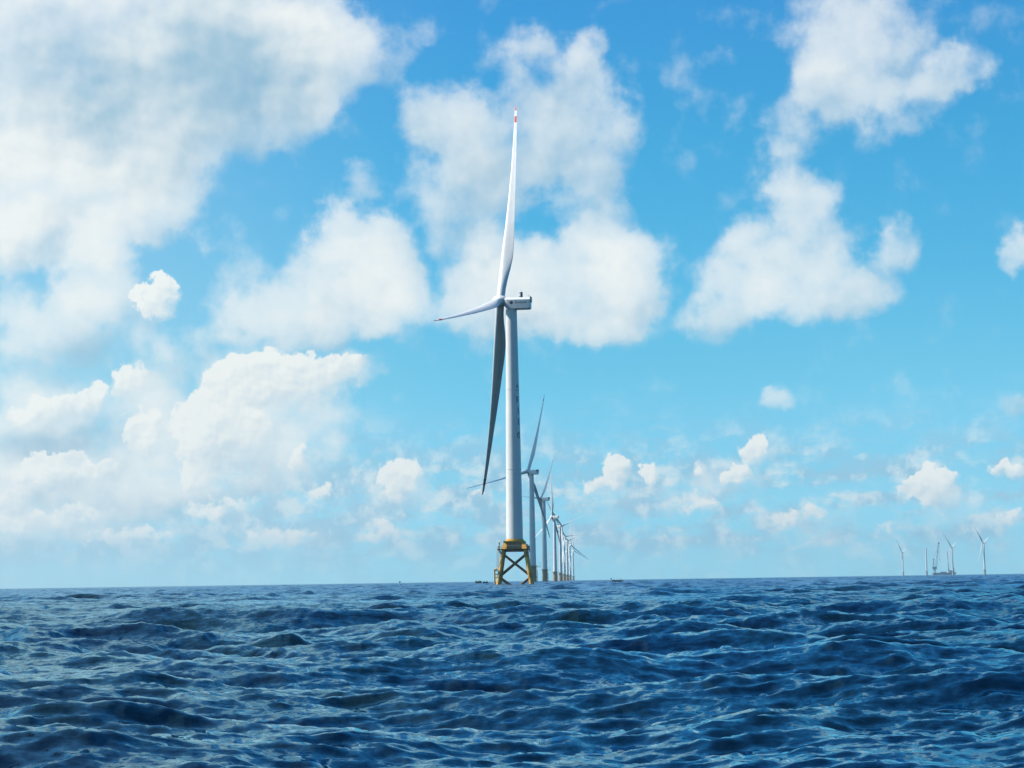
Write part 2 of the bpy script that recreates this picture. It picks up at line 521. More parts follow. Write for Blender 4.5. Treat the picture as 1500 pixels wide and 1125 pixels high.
def build_sea():
    rs = [5.0]
    while rs[-1] < 3000:
        rs.append(rs[-1] * 1.0052)
    while rs[-1] < 14500:
        rs.append(rs[-1] * 1.035)
    r = np.array(rs)
    dense = np.arange(-17.0, 17.001, .034)
    side = np.concatenate([17 + np.cumsum(np.minimum(.034 * 1.12 ** np.arange(1, 200), 2.5))])
    side = side[side < 178.5]
    th = np.radians(np.concatenate([-side[::-1], dense, side]))
    nr, nt = len(r), len(th)
    rr, tt = np.meshgrid(r, th, indexing='ij')
    x, y = (rr * np.sin(tt)).ravel(), (rr * np.cos(tt)).ravel()
    dr = np.gradient(r)
    dth = np.gradient(th)
    cell = np.maximum(dr[:, None] * .28, (rr * dth[None, :]) * 1.0).ravel()
    rrf = rr.ravel()
    z = np.zeros_like(x)
    ox, oy = np.zeros_like(x), np.zeros_like(x)
    for s, (L, N, l0, l1, rms, wd, sp, chop) in enumerate(CASC):
        t = ocean_tile(N, L, l0, l1, rms, wd, sp, 11 + s)
        f = np.clip((l1 * .42 - cell) / (l1 * .30), 0, 1)
        c, q = math.cos(.5 * s + .2), math.sin(.5 * s + .2)     # each tile lies turned, so that repeats do not line up
        hx, h1, h2 = tile_sample(t, L, c * x + q * y + 13.7 * s, -q * x + c * y)
        if s < 2:                                               # gusts: calmer and rougher patches
            gx, _, _ = tile_sample(t, L * 9.3, c * x - q * y, q * x + c * y)
            gain = 1 + .35 * np.clip(gx / rms, -1.6, 1.6)
        else:
            gain = 1
        f = f * gain
        z += hx * f
        near = np.clip((1500 - rrf) / 900, 0, 1)
        ox += (c * h1 - q * h2) * f * chop * near
        oy += (q * h1 + c * h2) * f * chop * near
    # a few single steep crests that stand out of the chop
    for px, py, wide, deep, h_, turn in ((130, 1078, .75, .55, .34, .25), (215, 1050, .5, .5, .20, -.2), (1235, 962, 2.0, .9, .36, -.12), (1345, 972, 1.5, .9, .30, .1), (1250, 900, 3.2, 1.6, .42, .05),
                                         (1400, 912, 2.6, 1.5, .36, .0), (815, 942, 1.3, 1.0, .26, .1), (1010, 1075, 1.0, .6, .22, .15), (700, 1062, .9, .6, .20, -.15), (250, 905, 2.4, 1.6, .34, -.1), (1120, 1085, .8, .5, .2, .1), (560, 1000, .9, .7, .16, .1)):
        d_ = look(px, py)
        k_ = -CAM_H / d_.z
        ux, uy = x - d_.x * k_, y - d_.y * k_
        v_, u_ = ux * math.cos(turn) + uy * math.sin(turn), -ux * math.sin(turn) + uy * math.cos(turn)
        u_ = np.where(u_ > 0, u_ * .55, u_)                     # steeper towards the boat than behind
        z += h_ * np.exp(-(np.sqrt(u_ * u_ + .012) - .11) / deep) * np.exp(-(v_ / (wide * 1.3)) ** 2)
    global SEA_XYZ
    SEA_XYZ = (x + ox, y + oy, z)
    co = np.column_stack([x + ox, y + oy, z]).astype(np.float32)
    idx = np.arange(nr * nt, dtype=np.int32).reshape(nr, nt)
    a, b, c_, d = idx[:-1, :-1], idx[:-1, 1:], idx[1:, 1:], idx[1:, :-1]
    quads = np.stack([a, b, c_, d], -1).reshape(-1, 4)
    wrap = np.stack([idx[:-1, -1], idx[:-1, 0], idx[1:, 0], idx[1:, -1]], -1).reshape(-1, 4)
    quads = np.concatenate([quads, wrap])[:, ::-1]
    co = np.concatenate([co, np.array([[0, 0, 0]], np.float32)])
    ctr = len(co) - 1
    tri = np.stack([np.full(nt, ctr), idx[0], np.roll(idx[0], -1)], -1).astype(np.int32)[:, ::-1]
    me = bpy.data.meshes.new('sea')
    me.vertices.add(len(co))
    me.vertices.foreach_set('co', co.ravel())
    loops = np.concatenate([quads.ravel(), tri.ravel()]).astype(np.int32)
    me.loops.add(len(loops))
    me.loops.foreach_set('vertex_index', loops)
    nf = len(quads) + len(tri)
    me.polygons.add(nf)
    starts = np.concatenate([np.arange(len(quads)) * 4, len(quads) * 4 + np.arange(len(tri)) * 3]).astype(np.int32)
    me.polygons.foreach_set('loop_start', starts)
    me.polygons.foreach_set('use_smooth', np.ones(nf, bool))
    me.update(calc_edges=True)
    o = bpy.data.objects.new('sea', me)
    COL.objects.link(o)
    tag(o, 'dark blue choppy sea with short steep wind waves', 'sea', kind='structure')
    m, bs = material('sea_water')
    X.nt = m.node_tree
    p = obj_coords()
    m.node_tree.nodes.remove(bs)
    dist = X.op('LENGTH', p)
    fl = X.node('ShaderNodeMapping')
    X.plug(fl.inputs[0], p)
    fl.inputs['Scale'].default_value = (1, 1, 0)
    f2 = X(fl.outputs[0], True)
    # ripples too small for the mesh: slopes laid straight on the normal
    far = lin(dist, 120.0, 900.0)
    sl = (noise(f2, 2.1, 9, .74, '3D', color=True) - (.5, .5, .5)) * .78
    sl = sl + (noise(f2, .16, 4, .6, '3D', color=True) - (.5, .5, .5)) * (far * .9)
    geo = X(X.node('ShaderNodeNewGeometry').outputs['Normal'], True)
    nn = X.op('NORMALIZE', geo + sl * (1.0, 1.0, 0.0))
    # the light that comes back out of the water: cobalt, turning green in turbid patches
    body = X.node('ShaderNodeBsdfDiffuse')
    X.plug(body.inputs['Color'], mixc(lin(noise(f2, .11, 4, .6, '3D'), .42, .64), (.0003, .0048, .0175), (.0014, .0088, .0090)))
    shine = X.node('ShaderNodeBsdfGlossy')
    shine.inputs['Color'].default_value = (.54, .86, 1.0, 1)
    X.plug(shine.inputs['Roughness'], lin(dist, 15.0, 420.0, .05, .30))
    X.plug(shine.inputs['Normal'], nn)
    lw = X.node('ShaderNodeLayerWeight')
    lw.inputs['Blend'].default_value = .5
    X.plug(lw.inputs['Normal'], nn)
    # reflectance of water, held down towards grazing as a rough sea does (its facets hide one another)
    refl = X.op('MINIMUM', X.op('POWER', X(lw.outputs['Facing']), 5.0) * .98 + .02, .92)
    gust = lin(noise(f2, .035, 5, .6, '3D'), .35, .65, .72, 1.0)
    mx = X.node('ShaderNodeMixShader')
    X.plug(mx.inputs[0], refl * gust)
    m.node_tree.links.new(body.outputs[0], mx.inputs[1])
    m.node_tree.links.new(shine.outputs[0], mx.inputs[2])
    m.node_tree.links.new(mx.outputs[0], m.node_tree.nodes['Material Output'].inputs['Surface'])
    me.materials.append(m)
    return o


build_sea()


def sea_z(p, reach=4.0):
    """height of the water under p: boats and buoys ride on the wave that is there"""
    d = np.hypot(SEA_XYZ[0] - p.x, SEA_XYZ[1] - p.y)
    return float(SEA_XYZ[2][d < max(reach, float(d.min()) * 1.5)].max())


def afloat(px, Y, lift):
    p = place(px, Y)
    return Vector((p.x, p.y, sea_z(p) + lift))


# ------------------------------------------------------------------ wind turbines
HUB = 102.0          # hub above the water
CHORD = [(0, 3.0, 1.0), (.045, 3.0, 1.0), (.09, 3.3, .80), (.14, 3.9, .55), (.20, 4.4, .40), (.27, 4.15, .33), (.35, 3.6, .29), (.5, 2.75, .25),
         (.65, 1.95, .22), (.8, 1.4, .2), (.91, 1.05, .19), (.945, .93, .19), (.975, .72, .18), (.992, .45, .18), (1, .12, .18)]


def blade_mesh(length, fine=True):
    b = MB()
    n = 24 if fine else 12
    rings, fr = [], []
    ts = [c[0] for c in CHORD]
    stations = sorted(set(ts + ([.02, .065, .115, .17, .235, .31, .42, .58, .72, .86] if fine else [])))
    for s in stations:
        ch = np.interp(s, ts, [c[1] for c in CHORD])
        tk = np.interp(s, ts, [c[2] for c in CHORD])
        round_ = np.clip((tk - .38) / .6, 0, 1)
        tw = R(np.interp(s, [0, .2, .5, 1], [13, 11, 4, -1]))
        bend = 3.6 * s ** 2.1
        ring = []
        for i in range(n):
            a = 2 * math.pi * i / n
            u = .5 - .5 * math.cos(a)                      # 0 leading edge, 1 trailing edge
            t = 5 * tk * (.2969 * math.sqrt(u) - .126 * u - .3516 * u * u + .2843 * u ** 3 - .1015 * u ** 4)
            yf = (t if a <= math.pi else -t) + .06 * math.sin(math.pi * u) * (1 - round_)
            xc, yc = (u - .34) * ch, yf * ch
            xr, yr = -math.cos(a) * ch / 2, math.sin(a) * ch / 2 * tk
            xx, yy = xc * (1 - round_) + xr * round_, yc * (1 - round_) + yr * round_
            ring.append((xx * math.cos(tw) - yy * math.sin(tw) - bend, xx * math.sin(tw) + yy * math.cos(tw), 1.3 + s * (length - 1.3)))
        rings.append(ring)
        fr.append(s)
    b.loft(rings)
    o = b.build('blade', WHITE, None, True, 50)
    o.data.materials.append(RED)
    for f in o.data.polygons:
        s = (f.center.z - 1.3) / (length - 1.3)
        if .922 < s < .950 or s > .982:
            f.material_index = 1
    return o


def rotor_frame(psi, tilt):
    n = Vector((-math.cos(psi) * math.cos(tilt), -math.sin(psi) * math.cos(tilt), math.sin(tilt)))
    eh = n.cross(Vector((0, 0, 1))).normalized()
    return n, eh, eh.cross(n)


def add_rotor(root, psi, phi, blade, pitch=82, scale=1.0, cone=3.9, tilt=4.8, overhang=4.0, hubz=HUB, mats=(WHITE,), hub_src=None, nac_src=None):
    n, eh, ev = rotor_frame(R(psi), R(tilt))
    c = Vector((0, 0, hubz)) + Vector((n.x, n.y, 0)).normalized() * overhang
    fl = Vector((n.x, n.y, 0)).normalized()
    for k in range(3):
        a = R(phi + 120 * k)
        v = ev * math.cos(a) + eh * math.sin(a)
        d = (v * math.cos(R(cone)) + n * math.sin(R(cone))).normalized()
        d = (d - Vector((0, 0, 1)) * .085 * math.hypot(d.x, d.y) ** 1.5).normalized()     # a level blade sags
        t = n.cross(v).normalized()
        pk = pitch[k] if isinstance(pitch, tuple) else pitch
        le = (n * math.sin(R(pk)) + t * math.cos(R(pk)))
        le = (le - d * le.dot(d)).normalized()
        xax = -le                                           # mesh x runs from leading to trailing edge
        yax = d.cross(xax)
        o = blade if (k == 0 and blade.parent is None) else blade.copy()
        if o is not blade:
            COL.objects.link(o)
        o.parent = root
        o.matrix_local = Matrix.Translation(c) @ Matrix((xax * scale, yax * scale, d * scale)).transposed().to_4x4()
    if hub_src is None:
        h = MB()
        h.lathe([(-1.75, 1.2), (-1.7, 1.75), (-1.2, 2.0), (.2, 2.15), (1.2, 2.0), (2.0, 1.62), (2.6, 1.05), (2.9, .5), (2.98, .05)], 32, 'X')
        hub_src = h.build('hub', WHITE)
        ho = hub_src
    else:
        ho = hub_src.copy()
        COL.objects.link(ho)
    ho.parent = root
    yv = Vector((0, 0, 1)).cross(n).normalized()
    ho.matrix_local = Matrix.Translation(c) @ Matrix((n, yv, n.cross(yv))).transposed().to_4x4()
    if nac_src is None:
        nac_src = nacelle_mesh()
        no = nac_src
    else:
        no = nac_src.copy()
        COL.objects.link(no)
        for ch in nac_src.children:
            if ch.name.startswith(('rear_cooler',)):
                cc = ch.copy()
                COL.objects.link(cc)
                cc.parent = no
    no.parent = root
    yv = Vector((0, 0, 1)).cross(fl)
    no.matrix_local = Matrix.Translation(c) @ Matrix((fl, yv, Vector((0, 0, 1)))).transposed().to_4x4()
    return hub_src, nac_src, no


def rrect(w, z0, z1, ct, cb):
    """section of the nacelle: wide chamfer ct on the upper edges, cb on the lower ones"""
    return [(-w + cb, z0), (w - cb, z0), (w, z0 + cb), (w, z1 - ct), (w - ct, z1), (-w + ct, z1), (-w, z1 - ct), (-w, z0 + cb)]


def nacelle_mesh():
    b = MB()
    rings = []
    for x, w, z0, z1, ct, cb in ((-1.55, 1.25, -1.5, 1.0, .5, .5), (-1.9, 1.8, -2.3, 1.12, .7, .6), (-2.5, 2.05, -3.0, 1.05, .85, .3), (-3.2, 2.1, -3.25, 1.05, .9, .22),
                                (-10.6, 2.1, -3.25, .98, .9, .22), (-11.05, 2.05, -2.85, .98, .9, .25)):
        rings.append([(x, p, q) for p, q in rrect(w, z0, z1, ct, cb)])
    b.loft(rings)
    n = b.build('nacelle', WHITE, None, True, 25, .06)
    c = MB()                                                # cooler frame at the tail, proud of the rear face
    c.box((-11.2, 0, .25), (.24, 3.7, 1.9))
    c.build('rear_cooler', NAVY, n, bevel=.05)
    return n


def text_mesh(txt, size, depth):
    cu = bpy.data.curves.new('lettering', 'FONT')
    cu.body = txt
    cu.size = size
    cu.extrude = depth
    cu.offset = .012 * size
    cu.align_x = 'CENTER'
    cu.resolution_u = 4
    o = bpy.data.objects.new('lettering', cu)
    COL.objects.link(o)
    dg = bpy.context.evaluated_depsgraph_get()
    me = bpy.data.meshes.new_from_object(o.evaluated_get(dg))
    bpy.data.objects.remove(o)
    bpy.data.curves.remove(cu)
    return me


def mesh_child(name, me, mat, parent):
    me.name = name
    me.materials.clear()
    me.materials.append(mat)
    o = bpy.data.objects.new(name, me)
    COL.objects.link(o)
    o.parent = parent
    return o


def tower_profile(z0, z1, r0, r1):
    pr = []
    for i in range(41):
        t = i / 40
        z = z0 + (z1 - z0) * t
        r = r0 + (r1 - r0) * (t ** 1.15)
        pr.append((z, r))
        if i in (12, 26):                                   # bolted flange between tower sections
            pr += [(z + .03, r + .05), (z + .28, r + .05), (z + .31, r - .004)]
    return pr


# the near turbine on its four-legged jacket -----------------------------------------------------
M1 = 829.0 / FPX                                            # metres per photograph pixel at the near turbine
near = place(754.8, 829.0)


def z1(py):
    return CAM_H + (851.0 - py) * M1


main = thing('wind_turbine', near, 0, 'huge white wind turbine on a yellow four-legged jacket, nearest of the row', 'wind turbine', 'wind turbines standing in the sea')
ZB = z1(790)
tb = MB()
tb.lathe(tower_profile(ZB, HUB - 3.2, 2.98, 1.98), 64)
tower = tb.build('tower', WHITE, main, True, 40)
blade0 = blade_mesh(85.0)
hub0, nac0, _ = add_rotor(main, -8.6, 22.5, blade0, tilt=6.9, cone=3.0, pitch=72)
# lettering down the tower: on the flank away from the sun
tower_r = lambda z: 2.98 + (1.98 - 2.98) * ((z - ZB) / (HUB - 3.2 - ZB)) ** 1.15
for chs, ypx in (('S', 569), ('E', 586), ('1', 602.5), ('1', 618.5), ('0', 638.5)):
    me = text_mesh(chs, 3.4, .01)
    zc = z1(ypx)
    r_ = tower_r(zc) + .02
    xs = [v.co.x for v in me.vertices]
    ys = [v.co.y for v in me.vertices]
    mx, my = (min(xs) + max(xs)) / 2, (min(ys) + max(ys)) / 2
    for v in me.vertices:
        a = R(-90 + 52) + (v.co.x - mx) / r_
        v.co = (math.cos(a) * (r_ + v.co.z), math.sin(a) * (r_ + v.co.z), zc + v.co.y - my)
    o = mesh_child('lettering', me, INK, tower)
# nacelle side: emblem and name; the side towards the camera is local +y
def on_side(me, xc, zc, rev=True):
    for v in me.vertices:
        v.co = (xc - v.co.x, 2.115 + v.co.z, zc + v.co.y)
me = text_mesh('Envision', 1.32, .012)
on_side(me, -7.75, -1.28)
mesh_child('name_lettering', me, INK, nac0)
em = MB()
for k in range(5):
    a = R(90 + 72 * k)
    cx, cz = -4.35 - math.cos(a) * .42, -.95 + math.sin(a) * .42
    em.loft([[(cx + math.cos(t) * .27, yy, cz + math.sin(t) * .27) for t in [2 * math.pi * i / 14 for i in range(14)]] for yy in (2.10, 2.128)])
    a2 = a + R(36)
    cx, cz = -4.35 - math.cos(a2) * .14, -.95 + math.sin(a2) * .14
    em.loft([[(cx + math.cos(t) * .09, yy, cz + math.sin(t) * .09) for t in [2 * math.pi * i / 10 for i in range(10)]] for yy in (2.10, 2.126)])
em.build('emblem', INK, nac0)
cab = MB()
cab.lathe([(1.04, .30), (1.04, .62), (1.2, .66), (2.7, .66), (2.75, .58)], 20)
co_ = cab.build('roof_cabinet', NAVY, nac0)
co_.location = (-7.6, .3, 0)
lid = MB()
lid.lathe([(2.76, .70), (2.95, .70), (3.2, .35), (3.25, .06), (4.3, .035)], 20)
lid.build('cabinet_lid', DECKW, co_)
side = MB()
side.loft([[(math.cos(R(a)) * rr_, math.sin(R(a)) * rr_, zz) for zz, rr_ in ((1.35, .67), (1.35, .70), (2.55, .70), (2.55, .67))] for a in range(-35, 96, 13)])
side.build('cabinet_panel', DECKW, co_)
vane = MB()
vane.tube((-10.3, -1.0, .9), (-10.3, -1.0, 2.0), .05).tube((-10.6, -1.0, 1.9), (-9.9, -1.0, 1.9), .06)
vane.build('wind_vane', GALV, nac0)

JR = R(-3)                                                 # the jacket stands almost square to the view
jk = bpy.data.objects.new('jacket', None)


def rot(p):
    return Matrix.Rotation(JR, 3, 'Z') @ Vector(p)


ZD = z1(805.2)                                              # underside of the deck
# transition piece: flange, sloping box with buttresses round a recessed bay
tp = MB()
zt = z1(793.2)
tp.lathe([(z1(796), 3.0), (zt - .2, 3.05), (zt - .15, 3.35), (ZB - .25, 3.30), (ZB - .2, 3.12), (ZB + .03, 3.12)], 48)
core = []
for z_, h_ in ((ZD + .25, 3.6), (zt - .1, 2.75)):
    core.append([rot((a * h_, b * h_, z_)) for a, b in ((-1, -1), (1, -1), (1, 1), (-1, 1))])
tp.loft(core)
tpo = tp.build('transition_piece', YELLOW, main, True, 30, .04)
for sx in (-1, 1):
    for sy in (-1, 1):
        bt = MB()
        rings = []
        for z_, o_, w_, q_ in ((ZD + .22, 4.45, 1.25, 4.5), (z1(803), 4.35, 1.25, 4.3), (zt, 3.75, .85, 3.2)):
            rings.append([rot((sx * a, sy * b, z_)) for a, b in ((o_, q_), (o_ - w_ * 1.3, q_), (o_ - w_ * 1.3, q_ - w_ * 1.6), (o_, q_ - w_ * 1.6))])
        bt.loft(rings)
        bt.build('buttress', YELLOW, tpo, True, 30, .05)
for sy in (-1, 1):
    lv = MB()
    for q in range(5):
        z_ = z1(803) + q * .42
        yy = sy * (3.66 - q * .13)
        c = rot((0.15, yy, z_))
        lv.box(c, (4.3, .14, .22), JR)
    for xq in (-1.9, .15, 2.2):
        lv.tube(rot((xq, sy * 3.66, z1(803) - .1)), rot((xq, sy * 3.12, z1(803) + 1.8)), .07, n=6)
    lv.build('louvre_panel', LOUVRE, tpo)
top = MB()
c = rot((0, 0, zt - .05))
top.box(c, (7.5, 7.5, .22), JR)
top.build('top_plate', YELLOW, tpo, bevel=.04)
dk = MB()
dk.box(rot((-.35, 0, ZD + .08)), (11.2, 10.4, .26), JR)
deck = dk.build('deck', BROWN, main, bevel=.03)
bm_ = MB()
for sy in (-4.0, -1.3, 1.3, 4.0):
    bm_.box(rot((0, sy, ZD - .45)), (8.7, .5, .72), JR)
for sx in (-4.0, 4.0):
    bm_.box(rot((sx, 0, ZD - .46)), (.5, 7.45, .70), JR)
bm_.build('deck_beams', STEEL, deck)
rl = MB()
xs0, xs1, ys0, ys1 = -5.75, 5.05, -5.0, 5.0
for hz in (.55, 1.1):
    for a, b in (((xs0, ys0), (xs1, ys0)), ((xs1, ys0), (xs1, ys1)), ((xs1, ys1), (xs0, ys1)), ((xs0, ys1), (xs0, ys0))):
        rl.tube(rot((*a, ZD + .2 + hz)), rot((*b, ZD + .2 + hz)), .035, n=6)
for i in range(9):
    t = i / 8
    for p in ((xs0 + (xs1 - xs0) * t, ys0), (xs0 + (xs1 - xs0) * t, ys1), (xs0, ys0 + (ys1 - ys0) * t), (xs1, ys0 + (ys1 - ys0) * t)):
        rl.tube(rot((*p, ZD + .2)), rot((*p, ZD + 1.32)), .035, n=6)
rl.build('railing', GALV, deck)
cr_ = MB()                                                  # small davit crane at the deck's left end
cr_.tube(rot((-5.2, -3.6, ZD + .2)), rot((-5.2, -3.6, ZD + 2.3)), .14).tube(rot((-5.2, -3.6, ZD + 2.3)), rot((-3.4, -3.2, ZD + 3.4)), .10).tube(rot((-5.25, -3.6, ZD + 1.7)), rot((-5.5, -3.6, ZD + 2.5)), .22)
cr_.build('davit', GALV, deck)
bx = MB()
bx.box(rot((4.6, -3.6, ZD + .95)), (.7, .9, 1.5), JR)
bx.build('equipment_box', LOUVRE, deck, bevel=.04)
# legs, braces
ZL = z1(809)
Z0 = -6.0


def leg_at(sx, sy, z):
    h_ = 4.0 + (5.5 - 4.0) * (ZL - z) / (ZL - z1(847))
    return rot((sx * h_, sy * h_, z))


for sx in (-1, 1):
    for sy in (-1, 1):
        lg = MB()
        lg.tube(leg_at(sx, sy, Z0), leg_at(sx, sy, ZD - .1), .62, .60, 20)
        o = lg.build('leg', YELLOW, main)
        zz = z1(843)
        for zc_, hh in ((zz, .9), (z1(813), .8)):
            lg = MB()
            lg.tube(leg_at(sx, sy, zc_ - hh), leg_at(sx, sy, zc_ + hh), .69, .69, 20)
            lg.build('node_can', GRIME, o)
ZT_, ZBt = z1(812), z1(843.5)
for face in range(4):
    c1 = [(-1, -1), (1, -1), (1, 1), (-1, 1)][face]
    c2 = [(1, -1), (1, 1), (-1, 1), (-1, -1)][face]
    for a, b in ((c1, c2), (c2, c1)):
        br = MB()
        br.tube(leg_at(*a, ZT_), leg_at(*b, ZBt), .33, .33, 14)
        br.build('brace', BROWN, main)
        br = MB()
        br.tube(leg_at(*a, z1(846)), leg_at(*b, -6.5), .33, .33, 14)
        br.build('brace', BROWN, main)
for sx, sy in ((-1, -1), (-1, 1), (1, -1), (1, 1)):
    MB().tube(rot((sx * 5.4 - .3, sy * 4.6, ZD)), leg_at(sx, sy, z1(815)), .16).build('deck_strut', STEEL, deck)
# boat landing and ladder at the left leg
bl = bpy.data.objects.new
land = MB()
xl = -7.05
for yy in (-5.6, -3.9):
    land.tube(rot((xl, yy, -4.5)), rot((xl, yy, z1(834.5))), .22, n=12)
    land.tube(rot((xl, yy, z1(834.5))), rot((xl + .9, yy, z1(832.5))), .20, n=12)
    land.tube(rot((xl + 2.1, yy, -4.0)), rot((xl + 2.1, yy, z1(835.5))), .16, n=10)
    for zq in (z1(836), z1(841), z1(846)):
        land.tube(rot((xl, yy, zq)), leg_at(-1, -1, zq), .14, n=10)
for zq in (z1(838), z1(844)):
    land.tube(rot((xl, -5.6, zq)), rot((xl, -3.9, zq)), .14, n=10)
lo = land.build('boat_landing', YELLOW, main)
ld = MB()
for yy in (-5.05, -4.45):
    ld.tube(rot((xl + 1.1, yy, -2)), rot((xl + 1.75, yy, ZD + 1.3)), .05, n=6)
for i in range(44):
    z_ = -1.5 + i * .38
    if z_ < ZD + 1.2:
        xx = xl + 1.1 + .65 * (z_ + 2) / (ZD + 3.3)
        ld.tube(rot((xx, -5.05, z_)), rot((xx, -4.45, z_)), .03, n=5)
ld.build('ladder', GALV, lo)
cg = MB()
for i in range(12):
    z_ = z1(831) + i * (ZD + .9 - z1(831)) / 11
    xx = xl + 1.1 + .65 * (z_ + 2) / (ZD + 3.3)
    pts = [rot((xx - math.sin(a) * .75, -4.75 + math.cos(a) * .45, z_)) for a in [math.pi * j / 6 for j in range(7)]]
    for a, b in zip(pts, pts[1:]):
        cg.tube(a, b, .03, n=5)
for j in range(0, 7):
    a = math.pi * j / 6
    p = []
    for z_ in (z1(831), ZD + .9):
        xx = xl + 1.1 + .65 * (z_ + 2) / (ZD + 3.3)
        p.append(rot((xx - math.sin(a) * .75, -4.75 + math.cos(a) * .45, z_)))
    cg.tube(*p, .03, n=5)
cg.build('ladder_cage', GALV, lo)
tl = MB()
tl.box(rot((-6.55, -4.75, z1(834.5))), (1.5, 2.3, .14), JR)
tl.build('rest_platform', BROWN, lo)

# the row behind: turbines on single piles -------------------------------------------------------
bladef = blade_mesh(78.0, False)
tb = MB()
TPZ = 15.5
tb.lathe(tower_profile(TPZ, HUB - 3.2, 3.0, 1.98), 32)
tower_f = tb.build('tower', WHITE)
pl = MB()
pl.lathe([(-6, 3.25), (4.2, 3.25), (4.3, 3.5), (5.0, 3.5), (5.1, 3.25), (TPZ - .7, 3.25), (TPZ - .6, 3.45), (TPZ + .02, 3.45)], 32)
pile_f = pl.build('foundation_pile', PILE)
pf = MB()
pf.lathe([(TPZ - 1.6, 3.2), (TPZ - 1.6, 5.0), (TPZ - 1.3, 5.0), (TPZ - 1.3, 3.2)], 28, cap=False)
pf.box((4.6, -1.5, TPZ - 1.44), (5.6, 3.4, .28))
plat_f = pf.build('platform', STEEL)
rf = MB()
for hz in (.6, 1.2):
    for i in range(20):
        a, b = 2 * math.pi * i / 20, 2 * math.pi * (i + 1) / 20
        rf.tube((4.9 * math.cos(a), 4.9 * math.sin(a), TPZ - 1.3 + hz), (4.9 * math.cos(b), 4.9 * math.sin(b), TPZ - 1.3 + hz), .06, n=4)
for i in range(20):
    a = 2 * math.pi * i / 20
    rf.tube((4.9 * math.cos(a), 4.9 * math.sin(a), TPZ - 1.3), (4.9 * math.cos(a), 4.9 * math.sin(a), TPZ - .1), .06, n=4)
rail_f = rf.build('railing', GALV)
davit_f = MB().tube((6.6, -2.8, TPZ - 1.3), (6.6, -2.8, TPZ + 1.6), .12).tube((6.6, -2.8, TPZ + 1.6), (4.2, -1.8, TPZ + 2.6), .10).build('davit', GALV)
lf = MB()
for yy in (-1, 1):
    lf.tube((3.9, yy - 1.5, -4), (3.9, yy - 1.5, TPZ - 4), .24, n=8)
    for zq in (1.5, 5.5, 9.5):
        lf.tube((3.9, yy - 1.5, zq), (2.7, yy - 1.5, zq), .16, n=6)
for i in range(28):
    lf.tube((3.7, -1.8, -.5 + i * .5), (3.7, -1.2, -.5 + i * .5), .05, n=4)
land_f = lf.build('boat_landing', PILE)
SRC = [tower_f, pile_f, plat_f, rail_f, davit_f, land_f]
GREYPILE = paint('grey_pile', (.50, .52, .50), .5, (.30, .28, .24), .5, .75, .3)
SRC_FAR = list(SRC)
pme = pile_f.data.copy()
pme.materials[0] = GREYPILE
pile_g = bpy.data.objects.new('foundation_pile', pme)       # the far group stands on bare grey piles
SRC_FAR[1] = pile_g
used = [False]
hubf = [None, None]

ROW = [  # px of the tower at the horizon, hub height in px, heading, rotor angle, label
    (781.0, 160, -40, 21, 'second turbine of the receding row, half hidden beside the big tower'),
    (798.5, 120, -30, 36, 'third turbine of the receding row, brown pile, between two larger towers and the bright ones'),
    (813.5, 93, -22, 0, 'fourth turbine of the receding row, one blade standing straight up'),
    (821.5, 79, 147, -70, 'fifth turbine of the receding row, bright white blade raised to the right'),
    (827.0, 64, 135, -82, 'sixth turbine of the receding row, one blade stretched almost level to the right'),
    (831.5, 57.5, 135, -65, 'seventh turbine of the receding row, pale blade slanting up to the right'),
    (835.5, 51, 140, -119, 'eighth turbine of the receding row, thin blade upright and one drooping right'),
    (840.0, 43, 140, -112, 'last and smallest turbine of the receding row, blade drooping to the right'),
    (1323.0, 33.5, -28, -45, 'small far turbine on its own, leftmost of those near the crane barge'),
    (1396.0, 40, -32, -50, 'far turbine rising just behind the right end of the crane barge'),
    (1442.5, 46, -32, -48, 'far turbine standing alone at the right, tallest of those past the crane barge'),
]
for px, h, psi, phi, lab in ROW:
    Y = FPX * (HUB - CAM_H) / h
    t = thing('wind_turbine', place(px, Y), 0, lab, 'wind turbine', 'wind turbines standing in the sea')
    for o in (SRC if h > 50.5 or h == 43 else SRC_FAR):
        c = o if not used[0] else o.copy()
        if used[0]:
            COL.objects.link(c)
        c.parent = t
    a, b, n_ = add_rotor(t, psi, phi, bladef, scale=.82 if h == 120 else 1.0, hub_src=hub0, nac_src=nac0)
    used[0] = True
Yb = FPX * (HUB - CAM_H) / 40
bt_ = thing('turbine_tower', place(1357.5, Yb * .985), 0, 'bare white tower without nacelle or rotor, left of the crane barge', 'tower')
for o in SRC_FAR:
    c = o.copy()
    COL.objects.link(c)
    c.parent = bt_

# ------------------------------------------------------------------ crane barge working among the far turbines
Yv = Yb * 1.02
mv = Yv / FPX                                               # metres per photograph pixel there
v0 = place(1383.0, Yv)
ship = thing('crane_barge', v0, 0, 'blue jack-up crane barge with lattice crane beside the far turbines', 'crane barge')
hb = MB()
L2, B2 = 16.5 * mv, 16.0
prof = [(-L2, 3.0), (-L2 + 5, 1.5), (L2 - 4, 1.5), (L2, 4.0)]
hb.loft([[(-L2 + 3, -B2, 2.2), (L2 - 3, -B2, 2.2), (L2 - 3, B2, 2.2), (-L2 + 3, B2, 2.2)], [(-L2, -B2, 5), (L2, -B2, 5), (L2, B2, 5), (-L2, B2, 5)], [(-L2, -B2, 9.0), (L2, -B2, 9.0), (L2, B2, 9.0), (-L2, B2, 9.0)]])
hull = hb.build('hull', HULLB, ship, bevel=.3)
wl = MB()
wl.box((2, 0, 1.2), (2 * L2 - 12, 2 * B2 - 3, 2.3))
wl.build('lower_hull', DECKW, ship)
